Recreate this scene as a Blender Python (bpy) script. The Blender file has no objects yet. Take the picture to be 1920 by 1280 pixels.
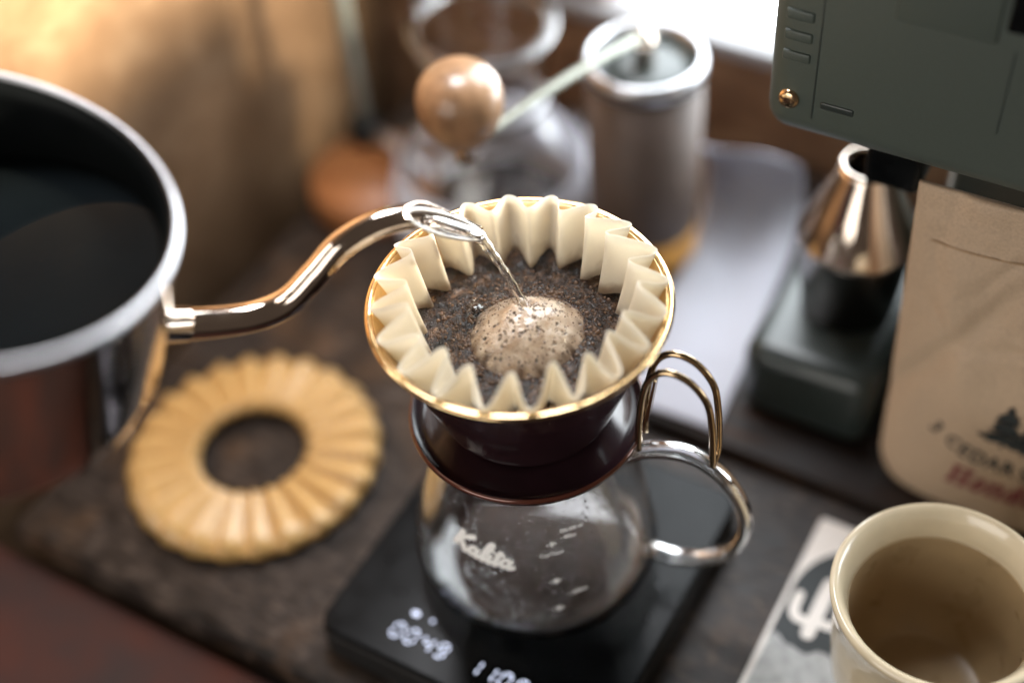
import bpy, bmesh, math, random
import numpy as np
from mathutils import Vector, Matrix, noise
random.seed(7); rng = np.random.default_rng(7)
PI = math.pi
scene = bpy.context.scene
col = scene.collection

# ------------------------------------------------------------ camera
cam_d = bpy.data.cameras.new('camera'); cam = bpy.data.objects.new('camera', cam_d); col.objects.link(cam)
CR = Vector((0.9961947, -0.06374168, -0.05944007)); CU = Vector((0.08715574, 0.72857068, 0.67940315)); CF = Vector((0.0, 0.68199836, -0.7313537))
m = Matrix.Identity(4)
for i in range(3):
    m[i][0] = CR[i]; m[i][1] = CU[i]; m[i][2] = -CF[i]
m.translation = Vector((-0.00402082, -0.38172666, 0.57349294))
cam.matrix_world = m
cam_d.lens = 50; cam_d.sensor_width = 36; cam_d.clip_start = 0.01; cam_d.clip_end = 50
cam_d.dof.use_dof = True; cam_d.dof.focus_distance = 0.560; cam_d.dof.aperture_fstop = 1.7
scene.camera = cam

# ------------------------------------------------------------ world, lamps, exposure
world = bpy.data.worlds.new('World'); scene.world = world; world.use_nodes = True
bg = world.node_tree.nodes['Background']
bg.inputs['Color'].default_value = (0.46, 0.36, 0.29, 1); bg.inputs['Strength'].default_value = 0.16
scene.view_settings.view_transform = 'Standard'; scene.view_settings.look = 'None'
scene.view_settings.exposure = 0.0; scene.view_settings.gamma = 1.0

YAW = math.radians(-33)                      # the table's own axes: u along the window wall, v towards it
U = Vector((math.cos(YAW), math.sin(YAW), 0)); V = Vector((-math.sin(YAW), math.cos(YAW), 0))
def uv(u, v, z=0.0):
    p = U*u + V*v; return Vector((p.x, p.y, z))

def lamp(name, kind, loc, target, energy, color, size=0.2, size_y=None, **k):
    d = bpy.data.lights.new(name, kind); o = bpy.data.objects.new(name, d); col.objects.link(o)
    o.location = loc; o.rotation_euler = (Vector(target)-Vector(loc)).to_track_quat('-Z', 'Y').to_euler()
    d.energy = energy; d.color = color
    if kind == 'AREA':
        d.shape = 'RECTANGLE'; d.size = size; d.size_y = size_y or size
    if kind == 'SPOT':
        d.spot_size = k.get('spot', 0.6); d.spot_blend = k.get('blend', 1.0); d.shadow_soft_size = size
    return o
# the main light is the bright window pane itself (built with the setting); a soft side light and an added front fill help it
lamp('side_window', 'AREA', uv(-0.20, 0.27, 0.80), uv(-0.06, 0.02, 0.1), 6.0, (0.95, 0.96, 1.0), 0.24, 0.30)
lamp('front_fill', 'AREA', uv(-0.10, -0.95, 0.42), uv(0.05, 0.05, 0.08), 6.5, (1.0, 0.96, 0.90), 0.7, 0.7)  # added fill lamp behind the camera, brightens the front-facing surfaces
lamp('sun_patch', 'SPOT', uv(0.46, 0.30, 0.56), uv(-0.30, 0.095, 0.205), 420, (1.0, 0.88, 0.66), 0.06, spot=math.radians(35), blend=1.0)

# ------------------------------------------------------------ helpers
def tag(o, label=None, cat=None, group=None, kind=None):
    if label: o['label'] = label
    if cat: o['category'] = cat
    if group: o['group'] = group
    if kind: o['kind'] = kind
    return o
def empty(name, loc=(0, 0, 0), rz=0.0, label=None, cat=None):
    o = bpy.data.objects.new(name, None); col.objects.link(o); o.location = loc; o.rotation_euler = (0, 0, rz)
    o.empty_display_size = 0.01
    return tag(o, label, cat)
def mesh(name, verts, faces, mat, parent=None, smooth=True, loc=None, rz=None):
    me = bpy.data.meshes.new(name); me.from_pydata([tuple(v) for v in verts], [], faces); me.update()
    if smooth: me.polygons.foreach_set('use_smooth', [True]*len(me.polygons))
    o = bpy.data.objects.new(name, me); col.objects.link(o)
    if mat is not None: me.materials.append(mat)
    if parent is not None: o.parent = parent
    if loc is not None: o.location = loc
    if rz is not None: o.rotation_euler = (0, 0, rz)
    return o
def bm_obj(name, bm, mat, parent=None, smooth=False, **k):
    me = bpy.data.meshes.new(name); bm.to_mesh(me); bm.free()
    if smooth: me.polygons.foreach_set('use_smooth', [True]*len(me.polygons))
    o = bpy.data.objects.new(name, me); col.objects.link(o); me.materials.append(mat)
    if parent is not None: o.parent = parent
    if k.get('loc') is not None: o.location = k['loc']
    if k.get('rz') is not None: o.rotation_euler = (0, 0, k['rz'])
    return o
def lathe(prof, seg=96, closed=False, caps=False):
    """prof: (r, z) list; closed joins the last ring to the first (a shell)"""
    v = []; f = []; n = len(prof)
    for r, z in prof:
        for i in range(seg):
            a = 2*PI*i/seg; v.append((r*math.cos(a), r*math.sin(a), z))
    for j in range(n if closed else n-1):
        k = (j+1) % n
        for i in range(seg):
            i2 = (i+1) % seg
            f.append((j*seg+i, j*seg+i2, k*seg+i2, k*seg+i))
    if caps:
        f.append(tuple(range(seg-1, -1, -1))); f.append(tuple((n-1)*seg+i for i in range(seg)))
    return v, f
def spline(pts, per=10):
    """Catmull-Rom through tuples of any length"""
    P = [np.array(p, float) for p in pts]; P = [2*P[0]-P[1]] + P + [2*P[-1]-P[-2]]
    out = []
    for i in range(1, len(P)-2):
        for s in range(per):
            t = s/per; a, b, c, d = P[i-1:i+3]
            out.append(0.5*((2*b)+(c-a)*t+(2*a-5*b+4*c-d)*t*t+(3*b-a-3*c+d)*t**3))
    out.append(P[-2]); return out
def sweep(path, rad, seg=16, up=(0, 0, 1), flat=1.0, caps=True, closed=False):
    """tube along path (list of 3-vectors); rad number or list; flat scales the section along its side axis"""
    path = [Vector(p[:3]) for p in path]; n = len(path)
    if not hasattr(rad, '__len__'): rad = [rad]*n
    v = []; f = []; prev = None
    for j in range(n):
        a = path[(j-1) % n] if (closed or j > 0) else path[0]; b = path[(j+1) % n] if (closed or j < n-1) else path[-1]
        t = (b-a).normalized()
        if prev is None:
            s = t.cross(Vector(up)).normalized()
        else:
            s = (prev - t*prev.dot(t)).normalized()
        prev = s; w = s.cross(t).normalized()
        for i in range(seg):
            an = 2*PI*i/seg
            v.append(path[j] + s*(math.cos(an)*rad[j]*flat) + w*(math.sin(an)*rad[j]))
    for j in range(n if closed else n-1):
        k = (j+1) % n
        for i in range(seg):
            i2 = (i+1) % seg; f.append((j*seg+i, j*seg+i2, k*seg+i2, k*seg+i))
    if caps and not closed:
        f.append(tuple(range(seg-1, -1, -1))); f.append(tuple((n-1)*seg+i for i in range(seg)))
    return v, f
def box(name, u0, u1, v0, v1, z0, z1, mat, parent=None, bev=0.002, seg=3, smooth=True):
    """box in the table's axes; its origin at its base centre; parent (if any) is an empty with the table's yaw at loc"""
    c = uv((u0+u1)/2, (v0+v1)/2, z0)
    bm = bmesh.new(); bmesh.ops.create_cube(bm, size=1)
    for q in bm.verts:
        q.co.x *= (u1-u0); q.co.y *= (v1-v0); q.co.z = (q.co.z+0.5)*(z1-z0)
    if bev: bmesh.ops.bevel(bm, geom=list(bm.edges), offset=bev, segments=seg, profile=0.5, affect='EDGES')
    o = bm_obj(name, bm, mat, None, False)
    if smooth:
        for p in o.data.polygons: p.use_smooth = True
        o.data.set_sharp_from_angle(angle=math.radians(40)) if hasattr(o.data, 'set_sharp_from_angle') else None
    if parent is not None:
        o.parent = parent; l = c - Vector(parent.location)
        o.location = Matrix.Rotation(-parent.rotation_euler.z, 3, 'Z') @ l; o.rotation_euler = (0, 0, YAW-parent.rotation_euler.z)
    else:
        o.location = c; o.rotation_euler = (0, 0, YAW)
    return o

# ------------------------------------------------------------ materials
def pm(name, color, rough=0.5, metal=0.0, **k):
    mt = bpy.data.materials.new(name); mt.use_nodes = True; nt = mt.node_tree; b = nt.nodes['Principled BSDF']
    b.inputs['Base Color'].default_value = (*color, 1); b.inputs['Roughness'].default_value = rough; b.inputs['Metallic'].default_value = metal
    for key, val in k.get('inp', {}).items(): b.inputs[key].default_value = val
    # every surface gets a little procedural variation in tone, gloss and relief
    sc = k.get('scale', 300); var = k.get('var', 0.12); bump = k.get('bump', 0.05); stretch = k.get('stretch', (1, 1, 1))
    tc = nt.nodes.new('ShaderNodeTexCoord'); mp = nt.nodes.new('ShaderNodeMapping'); mp.inputs['Scale'].default_value = stretch
    no = nt.nodes.new('ShaderNodeTexNoise'); no.inputs['Scale'].default_value = sc; no.inputs['Detail'].default_value = 6
    nt.links.new(tc.outputs['Object'], mp.inputs['Vector']); nt.links.new(mp.outputs['Vector'], no.inputs['Vector'])
    c2 = k.get('color2')
    ra = nt.nodes.new('ShaderNodeValToRGB'); ra.color_ramp.elements[0].position = k.get('p0', 0.3); ra.color_ramp.elements[1].position = k.get('p1', 0.7)
    ra.color_ramp.elements[0].color = (*[x*(1-var) for x in color], 1); ra.color_ramp.elements[1].color = (*(c2 if c2 else [min(1, x*(1+var)) for x in color]), 1)
    nt.links.new(no.outputs['Fac'], ra.inputs['Fac']); nt.links.new(ra.outputs['Color'], b.inputs['Base Color'])
    rv = k.get('rvar', 0.15)
    mr = nt.nodes.new('ShaderNodeMapRange'); mr.inputs['From Min'].default_value = 0.3; mr.inputs['From Max'].default_value = 0.7
    mr.inputs['To Min'].default_value = max(0, rough*(1-rv)); mr.inputs['To Max'].default_value = min(1, rough*(1+rv))
    nt.links.new(no.outputs['Fac'], mr.inputs['Value']); nt.links.new(mr.outputs['Result'], b.inputs['Roughness'])
    if bump:
        bu = nt.nodes.new('ShaderNodeBump'); bu.inputs['Strength'].default_value = bump; bu.inputs['Distance'].default_value = k.get('bdist', 0.001)
        nt.links.new(no.outputs['Fac'], bu.inputs['Height']); nt.links.new(bu.outputs['Normal'], b.inputs['Normal'])
    mt['n'] = 1
    return mt
def glass(name, color=(1, 1, 1), rough=0.0, ior=1.47):
    mt = bpy.data.materials.new(name); mt.use_nodes = True; b = mt.node_tree.nodes['Principled BSDF']
    b.inputs['Base Color'].default_value = (*color, 1); b.inputs['Roughness'].default_value = rough
    b.inputs['Transmission Weight'].default_value = 1; b.inputs['IOR'].default_value = ior
    return mt
def emit(name, color, s):
    mt = bpy.data.materials.new(name); mt.use_nodes = True; b = mt.node_tree.nodes['Principled BSDF']
    b.inputs['Base Color'].default_value = (0.02, 0.02, 0.02, 1); b.inputs['Emission Color'].default_value = (*color, 1); b.inputs['Emission Strength'].default_value = s
    return mt
def paper(name, color, trans=0.35, **k):
    mt = pm(name, color, 0.8, **k); nt = mt.node_tree; b = nt.nodes['Principled BSDF']; out = nt.nodes['Material Output']
    t = nt.nodes.new('ShaderNodeBsdfTranslucent'); mx = nt.nodes.new('ShaderNodeMixShader'); mx.inputs[0].default_value = trans
    t.inputs['Color'].default_value = (*[x**1.4 for x in color], 1)
    nt.links.new(b.outputs[0], mx.inputs[1]); nt.links.new(t.outputs[0], mx.inputs[2]); nt.links.new(mx.outputs[0], out.inputs['Surface'])
    return mt

M = {}
M['steel'] = pm('polished_steel', (0.76, 0.645, 0.55), 0.10, 1.0, scale=45, var=0.08, bump=0.006, rvar=0.6)  # warm tint puts reflections of the brown wood into the steel's colour
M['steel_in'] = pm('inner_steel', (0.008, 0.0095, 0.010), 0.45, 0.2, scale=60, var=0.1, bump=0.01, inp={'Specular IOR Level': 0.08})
M['lip'] = pm('brushed_lip', (0.50, 0.50, 0.52), 0.36, 1.0, scale=400, bump=0.02)
M['gold'] = pm('gold_plate', (0.86, 0.62, 0.33), 0.14, 1.0, scale=500, var=0.06, bump=0.01)
M['brass'] = pm('bronze_wire', (0.62, 0.45, 0.27), 0.18, 1.0, scale=500, var=0.08, bump=0.01)
M['enamel'] = pm('aubergine_enamel', (0.020, 0.0085, 0.011), 0.16, scale=90, var=0.2, bump=0.01, inp={'Coat Weight': 0.6, 'Coat Roughness': 0.05})
M['enamel_edge'] = pm('copper_brown_edge', (0.10, 0.030, 0.018), 0.16, 0.35, scale=200, var=0.2, bump=0.01, inp={'Coat Weight': 0.5})
M['filter'] = paper('filter_paper', (0.93, 0.885, 0.785), 0.42, scale=2500, var=0.04, bump=0.35, bdist=0.0002)
def stain(mt, z0, z1):
    nt = mt.node_tree; N = nt.nodes.new; L = nt.links.new; b = nt.nodes['Principled BSDF']; src = b.inputs['Base Color'].links[0].from_socket
    tc = N('ShaderNodeTexCoord'); sx = N('ShaderNodeSeparateXYZ'); L(tc.outputs['Object'], sx.inputs[0])
    n = N('ShaderNodeTexNoise'); n.inputs['Scale'].default_value = 160; n.inputs['Detail'].default_value = 5; L(tc.outputs['Object'], n.inputs['Vector'])
    ad = N('ShaderNodeMath'); ad.operation = 'MULTIPLY_ADD'; ad.inputs[1].default_value = -0.014; L(n.outputs['Fac'], ad.inputs[0]); L(sx.outputs['Z'], ad.inputs[2])
    mr = N('ShaderNodeMapRange'); mr.inputs['From Min'].default_value = z0-0.007; mr.inputs['From Max'].default_value = z1-0.007; mr.inputs['To Min'].default_value = 0.85; mr.inputs['To Max'].default_value = 0.0; L(ad.outputs[0], mr.inputs['Value'])
    mx = N('ShaderNodeMix'); mx.data_type = 'RGBA'; L(mr.outputs['Result'], mx.inputs['Factor']); L(src, mx.inputs['A']); mx.inputs['B'].default_value = (0.22, 0.125, 0.065, 1); L(mx.outputs['Result'], b.inputs['Base Color'])
stain(M['filter'], 0.1685, 0.1745)
M['black'] = pm('black_gloss', (0.0035, 0.0042, 0.0048), 0.22, scale=80, var=0.3, bump=0.0, inp={'Specular IOR Level': 0.10})
M['blackmat'] = pm('black_matte', (0.006, 0.006, 0.006), 0.55, scale=500, var=0.3)
M['led'] = emit('led_digits', (0.72, 0.78, 1.0), 2.2)
M['glass'] = glass('clear_glass')
M['water'] = glass('water', ior=1.333)
M['print'] = pm('white_print', (0.95, 0.95, 0.94), 0.5, scale=2000, var=0.03)
M['cream'] = pm('cream_glaze', (0.66, 0.56, 0.39), 0.22, scale=60, var=0.06, bump=0.01, inp={'Coat Weight': 0.5, 'Coat Roughness': 0.08})
M['glaze_in'] = pm('tan_inner_glaze', (0.36, 0.26, 0.145), 0.30, scale=60, var=0.08, bump=0.01)
M['kraft'] = pm('kraft_paper', (0.49, 0.365, 0.255), 0.62, scale=900, var=0.12, bump=0.12, bdist=0.0004)
M['ink'] = pm('dark_ink', (0.018, 0.024, 0.026), 0.6, scale=1500, var=0.3)
M['redink'] = pm('wine_ink', (0.19, 0.016, 0.030), 0.6, scale=1500, var=0.3)
M['olive'] = pm('olive_plastic', (0.054, 0.070, 0.061), 0.48, scale=2200, var=0.12, bump=0.08, bdist=0.0003)
M['olive_dark'] = pm('dark_green_plastic', (0.022, 0.030, 0.028), 0.32, scale=2200, var=0.2, bump=0.05, bdist=0.0003)
M['olive_cap'] = pm('olive_cap_plastic', (0.050, 0.066, 0.058), 0.45, scale=2200, var=0.15, bump=0.08, bdist=0.0003)
M['walnut'] = pm('knob_wood', (0.34, 0.195, 0.105), 0.32, scale=90, var=0.3, stretch=(1, 1, 0.15), bump=0.03, inp={'Coat Weight': 0.4})
M['amber'] = pm('amber_wood', (0.50, 0.24, 0.05), 0.35, scale=90, var=0.25, stretch=(1, 1, 0.2))
M['smoke'] = pm('smoked_body', (0.075, 0.052, 0.042), 0.55, scale=200, var=0.2)
M['white_paper'] = paper('white_sheet', (0.42, 0.42, 0.47), 0.2, scale=40, var=0.03, bump=0.05)
M['card_white'] = pm('card_stock', (0.74, 0.70, 0.66), 0.6, scale=800, var=0.05)
M['card_grey'] = pm('card_grey_print', (0.36, 0.37, 0.37), 0.65, scale=180, var=0.25)
M['greymetal'] = pm('grey_green_metal', (0.27, 0.28, 0.24), 0.42, 0.6, scale=200, var=0.1)
M['ring'] = pm('tan_pleat', (0.50, 0.30, 0.110), 0.36, scale=260, var=0.14, bump=0.06, bdist=0.0005, stretch=(1, 1, 0.3), inp={'Coat Weight': 0.25, 'Coat Roughness': 0.2})
M['redseat'] = pm('dark_red_leather', (0.042, 0.011, 0.006), 0.9, scale=25, var=0.6, bump=0.25, bdist=0.002)
M['sill'] = pm('grey_sill_paint', (0.25, 0.25, 0.26), 0.5, scale=80, var=0.1)
M['pane'] = emit('bright_daylight_pane', (0.90, 0.96, 1.0), 12.5)

def wood(name, c0, c1, c2, sc, stretch, rough, rv=0.25, bump=0.35, bdist=0.0008, wear=None, spec=0.3):
    mt = bpy.data.materials.new(name); mt.use_nodes = True; nt = mt.node_tree; N = nt.nodes.new; L = nt.links.new; b = nt.nodes['Principled BSDF']
    tc = N('ShaderNodeTexCoord'); mp = N('ShaderNodeMapping'); mp.inputs['Scale'].default_value = stretch; L(tc.outputs['Object'], mp.inputs['Vector'])
    n1 = N('ShaderNodeTexNoise'); n1.inputs['Scale'].default_value = sc; n1.inputs['Detail'].default_value = 9; n1.inputs['Roughness'].default_value = 0.65; n1.inputs['Distortion'].default_value = 0.6
    L(mp.outputs['Vector'], n1.inputs['Vector'])
    n2 = N('ShaderNodeTexNoise'); n2.inputs['Scale'].default_value = sc*0.25; n2.inputs['Detail'].default_value = 4; L(tc.outputs['Object'], n2.inputs['Vector'])
    r = N('ShaderNodeValToRGB'); e = r.color_ramp.elements; e[0].position = 0.33; e[0].color = (*c0, 1); e[1].position = 0.68; e[1].color = (*c2, 1)
    q = e.new(0.52); q.color = (*c1, 1); L(n1.outputs['Fac'], r.inputs['Fac'])
    mx = N('ShaderNodeMix'); mx.data_type = 'RGBA'; mx.blend_type = 'MULTIPLY'; mx.inputs['Factor'].default_value = 0.75
    r2 = N('ShaderNodeValToRGB'); r2.color_ramp.elements[0].position = 0.3; r2.color_ramp.elements[1].position = 0.7
    r2.color_ramp.elements[0].color = (0.42, 0.40, 0.40, 1); r2.color_ramp.elements[1].color = (1.25, 1.2, 1.15, 1); L(n2.outputs['Fac'], r2.inputs['Fac'])
    L(r.outputs['Color'], mx.inputs['A']); L(r2.outputs['Color'], mx.inputs['B']); fin = mx.outputs['Result']
    if wear:
        n3 = N('ShaderNodeTexNoise'); n3.inputs['Scale'].default_value = 9; n3.inputs['Detail'].default_value = 7; n3.inputs['Roughness'].default_value = 0.7; L(tc.outputs['Object'], n3.inputs['Vector'])
        r3 = N('ShaderNodeMapRange'); r3.inputs['From Min'].default_value = 0.50; r3.inputs['From Max'].default_value = 0.68; L(n3.outputs['Fac'], r3.inputs['Value'])
        m3 = N('ShaderNodeMix'); m3.data_type = 'RGBA'; L(r3.outputs['Result'], m3.inputs['Factor']); L(fin, m3.inputs['A']); m4 = N('ShaderNodeMix'); m4.data_type = 'RGBA'; m4.inputs['Factor'].default_value = 0.55; L(fin, m4.inputs['A']); m4.inputs['B'].default_value = (*wear, 1); L(m4.outputs['Result'], m3.inputs['B']); fin = m3.outputs['Result']
    L(fin, b.inputs['Base Color'])
    mr = N('ShaderNodeMapRange'); mr.inputs['From Min'].default_value = 0.3; mr.inputs['From Max'].default_value = 0.7
    mr.inputs['To Min'].default_value = rough*(1-rv); mr.inputs['To Max'].default_value = rough*(1+rv); L(n1.outputs['Fac'], mr.inputs['Value']); L(mr.outputs['Result'], b.inputs['Roughness'])
    b.inputs['Specular IOR Level'].default_value = spec
    bu = N('ShaderNodeBump'); bu.inputs['Strength'].default_value = bump; bu.inputs['Distance'].default_value = bdist; L(n1.outputs['Fac'], bu.inputs['Height']); L(bu.outputs['Normal'], b.inputs['Normal'])
    return mt
M['table'] = wood('weathered_dark_wood', (0.007, 0.006, 0.0055), (0.026, 0.020, 0.017), (0.11, 0.083, 0.068), 130, (0.7, 2.2, 1), 0.42, bump=0.7, bdist=0.0012, wear=(0.17, 0.085, 0.035))
M['board'] = wood('dark_board_wood', (0.006, 0.0045, 0.004), (0.016, 0.010, 0.0075), (0.055, 0.028, 0.015), 50, (0.3, 3.5, 1), 0.5, spec=0.15)
M['wall'] = wood('brown_wall_wood', (0.13, 0.070, 0.038), (0.22, 0.125, 0.070), (0.34, 0.21, 0.12), 16, (1, 0.3, 3.0), 0.6, bump=0.2)
M['plaster'] = wood('tan_mottled_wall', (0.115, 0.068, 0.037), (0.15, 0.092, 0.052), (0.20, 0.132, 0.080), 30, (1, 1, 1.3), 0.8, bump=0.3, bdist=0.002, spec=0.1)

# ------------------------------------------------------------ setting
tbl = box('table_top', -0.255, 0.62, -0.097, 0.327, -0.022, 0.0, M['table'], bev=0.006); tag(tbl, 'dark weathered wooden table top', 'table', kind='structure')
wl = box('wall_left', -0.34, -0.30, -0.45, 0.36, -0.40, 0.70, M['plaster'], bev=0); tag(wl, 'tan mottled side wall', 'wall', kind='structure')
wb = box('wall_back', -0.2995, 0.75, 0.330, 0.36, -0.40, 0.072, M['wall'], bev=0); tag(wb, 'brown wooden wall under the window', 'wall', kind='structure')
wb2 = box('wall_back_corner', -0.2995, -0.131, 0.330, 0.36, 0.083, 0.70, M['wall'], bev=0); tag(wb2, 'brown wooden wall beside the window', 'wall', kind='structure')
win = empty('window', uv(0.22, 0.345, 0.0725), YAW, 'bright overexposed window with grey sill above brown wall', 'window')
box('sill', -0.2995, 0.75, 0.322, 0.36, 0.0725, 0.0825, M['sill'], win, bev=0.002)
box('pane', -0.130, 0.75, 0.352, 0.358, 0.083, 0.62, M['pane'], win, bev=0)
fl = box('floor', -0.8, 1.0, -0.9, 0.40, -0.46, -0.41, M['board'], bev=0); tag(fl, 'dark wooden floor', 'floor', kind='structure')
seat = box('padded_seat', -0.62, 0.10, -0.60, -0.100, -0.16, -0.012, M['redseat'], bev=0.012, seg=6)
tag(seat, 'dark red padded seat below the table corner', 'seat')

bd = box('wooden_board', -0.020, 0.45, 0.103, 0.318, 0.0005, 0.0105, M['board'], bev=0.002)
tag(bd, 'dark brown wooden board under kraft bag and green grinder', 'board')

# ------------------------------------------------------------ scale
ST = 0.0205
sc = empty('kitchen_scale', uv(0, -0.005, 0.0005), YAW, 'flat black digital scale with lit digits under glass carafe', 'scale')
def chips(bm, x0, x1, y0, y1, z0, z1, bev, seg=4):
    pass
def rbox(name, u0, u1, v0, v1, z0, z1, mat, parent, rad, edge=0.0012):
    """plate with rounded corners in plan"""
    c = uv((u0+u1)/2, (v0+v1)/2, z0); hx = (u1-u0)/2; hy = (v1-v0)/2; ring = []
    for cx, cy, a0 in ((hx-rad, hy-rad, 0), (-hx+rad, hy-rad, 90), (-hx+rad, -hy+rad, 180), (hx-rad, -hy+rad, 270)):
        for k in range(9):
            a = math.radians(a0+k*90/8); ring.append((cx+rad*math.cos(a), cy+rad*math.sin(a)))
    n = len(ring); h = z1-z0; v = []; f = []
    for s, z in ((edge, 0), (0, edge), (0, h-edge), (edge*0.3, h-edge*0.3), (edge, h)):
        for x, y in ring: v.append((x*(1-s/hx), y*(1-s/hy), z))
    for j in range(4):
        for i in range(n):
            f.append((j*n+i, j*n+(i+1) % n, (j+1)*n+(i+1) % n, (j+1)*n+i))
    f.append(tuple(range(n-1, -1, -1))); f.append(tuple(4*n+i for i in range(n)))
    o = mesh(name, v, f, mat, None, False)
    if parent is not None:
        o.parent = parent; l = c-Vector(parent.location); o.location = Matrix.Rotation(-parent.rotation_euler.z, 3, 'Z') @ l; o.rotation_euler = (0, 0, YAW-parent.rotation_euler.z)
    else:
        o.location = c; o.rotation_euler = (0, 0, YAW)
    return o
rbox('body', -0.072, 0.072, -0.082, 0.072, 0.0005, 0.0175, M['blackmat'], sc, 0.010)
rbox('glass_plate', -0.0712, 0.0712, -0.0812, 0.0712, 0.0177, ST, M['black'], sc, 0.0095)
SEG = {'0': 'abcdef', '1': 'bc', '4': 'bcfg', '9': 'abcdfg', '8': 'abcdefg', '2': 'abged'}
def digit(ch, u, v, w=0.0042, h=0.0072, t=0.00085):
    verts = []; faces = []
    def bar(x0, y0, x1, y1):
        b = len(verts); dx, dy = x1-x0, y1-y0; l = math.hypot(dx, dy); dx /= l; dy /= l; g = t*0.62
        x0 += dx*g; y0 += dy*g; x1 -= dx*g; y1 -= dy*g; nx, ny = -dy*t/2, dx*t/2
        for zz in (0, 0.00012):
            for px, py in ((x0, y0), (x0+dx*t/2+nx, y0+dy*t/2+ny), (x1-dx*t/2+nx, y1-dy*t/2+ny), (x1, y1), (x1-dx*t/2-nx, y1-dy*t/2-ny), (x0+dx*t/2-nx, y0+dy*t/2-ny)):
                verts.append((px+0.12*py, py, zz))
        faces.append(tuple(b+5-i for i in range(6))); faces.append(tuple(b+6+i for i in range(6)))
        for i in range(6): faces.append((b+i, b+(i+1) % 6, b+6+(i+1) % 6, b+6+i))
    P = {'a': (-w/2, h/2, w/2, h/2), 'b': (w/2, h/2, w/2, 0), 'c': (w/2, 0, w/2, -h/2), 'd': (-w/2, -h/2, w/2, -h/2), 'e': (-w/2, 0, -w/2, -h/2), 'f': (-w/2, h/2, -w/2, 0), 'g': (-w/2, 0, w/2, 0)}
    for s in SEG[ch]: bar(*P[s])
    o = mesh('display_digit', verts, faces, M['led'], sc, False)
    o.location = Matrix.Rotation(-YAW, 3, 'Z') @ (uv(u, v, ST+0.0001)-Vector(sc.location))
for ch, u in (('0', -0.0360), ('0', -0.0285), ('4', -0.0203), ('9', -0.0127), ('1', 0.0045), ('1', 0.0119), ('0', 0.0195), ('0', 0.0275)):
    digit(ch, u, -0.0668)
for u, r_, e in ((-0.0330, 0.0013, 1.5), (-0.0242, 0.0008, 1.0)):
    v, f = lathe([(r_, 0), (r_, 0.00012)], 20, caps=True); v = [(x*e, y, z) for x, y, z in v]
    o = mesh('display_icon', v, f, M['led'], sc, False); o.location = Matrix.Rotation(-YAW, 3, 'Z') @ (uv(u, -0.0558, ST+0.0001)-Vector(sc.location))

# ------------------------------------------------------------ carafe
CZ = ST+0.0004
ca = empty('glass_carafe', (0, 0, CZ), 0, 'clear glass carafe with white script lettering standing on black scale', 'carafe')
prof_o = [(0.0, 0.0), (0.040, 0.0), (0.0475, 0.0022), (0.0525, 0.0075), (0.0548, 0.0160), (0.0546, 0.0250), (0.0515, 0.0410), (0.0460, 0.0610), (0.0410, 0.0790), (0.0393, 0.0870), (0.0400, 0.0935), (0.0415, 0.0965)]
dense = spline(prof_o[1:], 5); po = [(0.0002, 0.0)] + [(float(a), float(b)) for a, b in dense]
pi_ = [(max(0.0002, r-0.0018), z+(0.0022 if z < 0.004 else 0.0018*(1-min(1, z/0.03)))) for r, z in po[1:]]; pi_[-1] = (po[-1][0]-0.0016, po[-1][1])
shell = po + [(po[-1][0]-0.0008, po[-1][1]+0.0008)] + pi_[::-1] + [(0.0002, 0.0024)]
v, f = lathe(shell, 128, closed=False); mesh('vessel', v, f, M['glass'], ca)
RZ = np.array(po)
def car_r(z): return float(np.interp(z, RZ[1:, 1], RZ[1:, 0]))
HA = math.radians(-20); hd = Vector((math.cos(HA), math.sin(HA), 0))
hp = spline([(0.0405, 0.0820), (0.052, 0.0900), (0.068, 0.0915), (0.082, 0.0820), (0.0915, 0.0640), (0.0935, 0.0470), (0.0885, 0.0310), (0.0760, 0.0200), (0.0640, 0.0170), (0.0545, 0.0185)], 8)
v, f = sweep([hd*float(p[0])+Vector((0, 0, float(p[1]))) for p in hp], 0.0032, 20, up=(-math.sin(HA), math.cos(HA), 0.0001), flat=1.0)
# widen the glass band sideways
side = Vector((-math.sin(HA), math.cos(HA), 0)); v = [p + side*(p.dot(side)*0.35) for p in v]
mesh('handle', v, f, M['glass'], ca)

def ribbon(strokes, mapf, name, mat, parent, shear=0.0):
    """strokes: list of point lists (x, y, width); mapf(x, y, k) -> 3-D point"""
    verts = []; faces = []
    for k, st in enumerate(strokes):
        p = spline(st, 8) if len(st) > 2 else [np.array(st[0], float)+(np.array(st[1], float)-np.array(st[0], float))*t/8 for t in range(9)]
        n = len(p); b = len(verts)
        for j in range(n):
            a = p[max(0, j-1)]; c = p[min(n-1, j+1)]; d = c[:2]-a[:2]; l = max(1e-9, np.hypot(*d)); nx, ny = -d[1]/l, d[0]/l; w = p[j][2]/2
            x, y = p[j][0], p[j][1]
            # nib ends rounded by one extra narrow cross-section
            for s in (-1, 1):
                xx, yy = x+nx*w*s, y+ny*w*s; verts.append(mapf(xx+shear*yy, yy, k))
        for j in range(n-1): faces.append((b+2*j, b+2*j+2, b+2*j+3, b+2*j+1))
    return mesh(name, verts, faces, mat, parent, False)
def on_car(ang0, z0, unit, slope=0.0):
    def fn(x, y, k):
        z = z0+y*unit+slope*x*unit; r = car_r(z)+0.00018+0.00002*k
        a = ang0 + x*unit/0.0462
        return (r*math.cos(a), r*math.sin(a), z)
    return fn
W = 0.50
def oval(cx, cy, rx, ry, w, a0=60, a1=420, n=10):
    return [(cx+rx*math.cos(math.radians(a0+(a1-a0)*i/n)), cy+ry*math.sin(math.radians(a0+(a1-a0)*i/n)), w) for i in range(n+1)]
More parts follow.
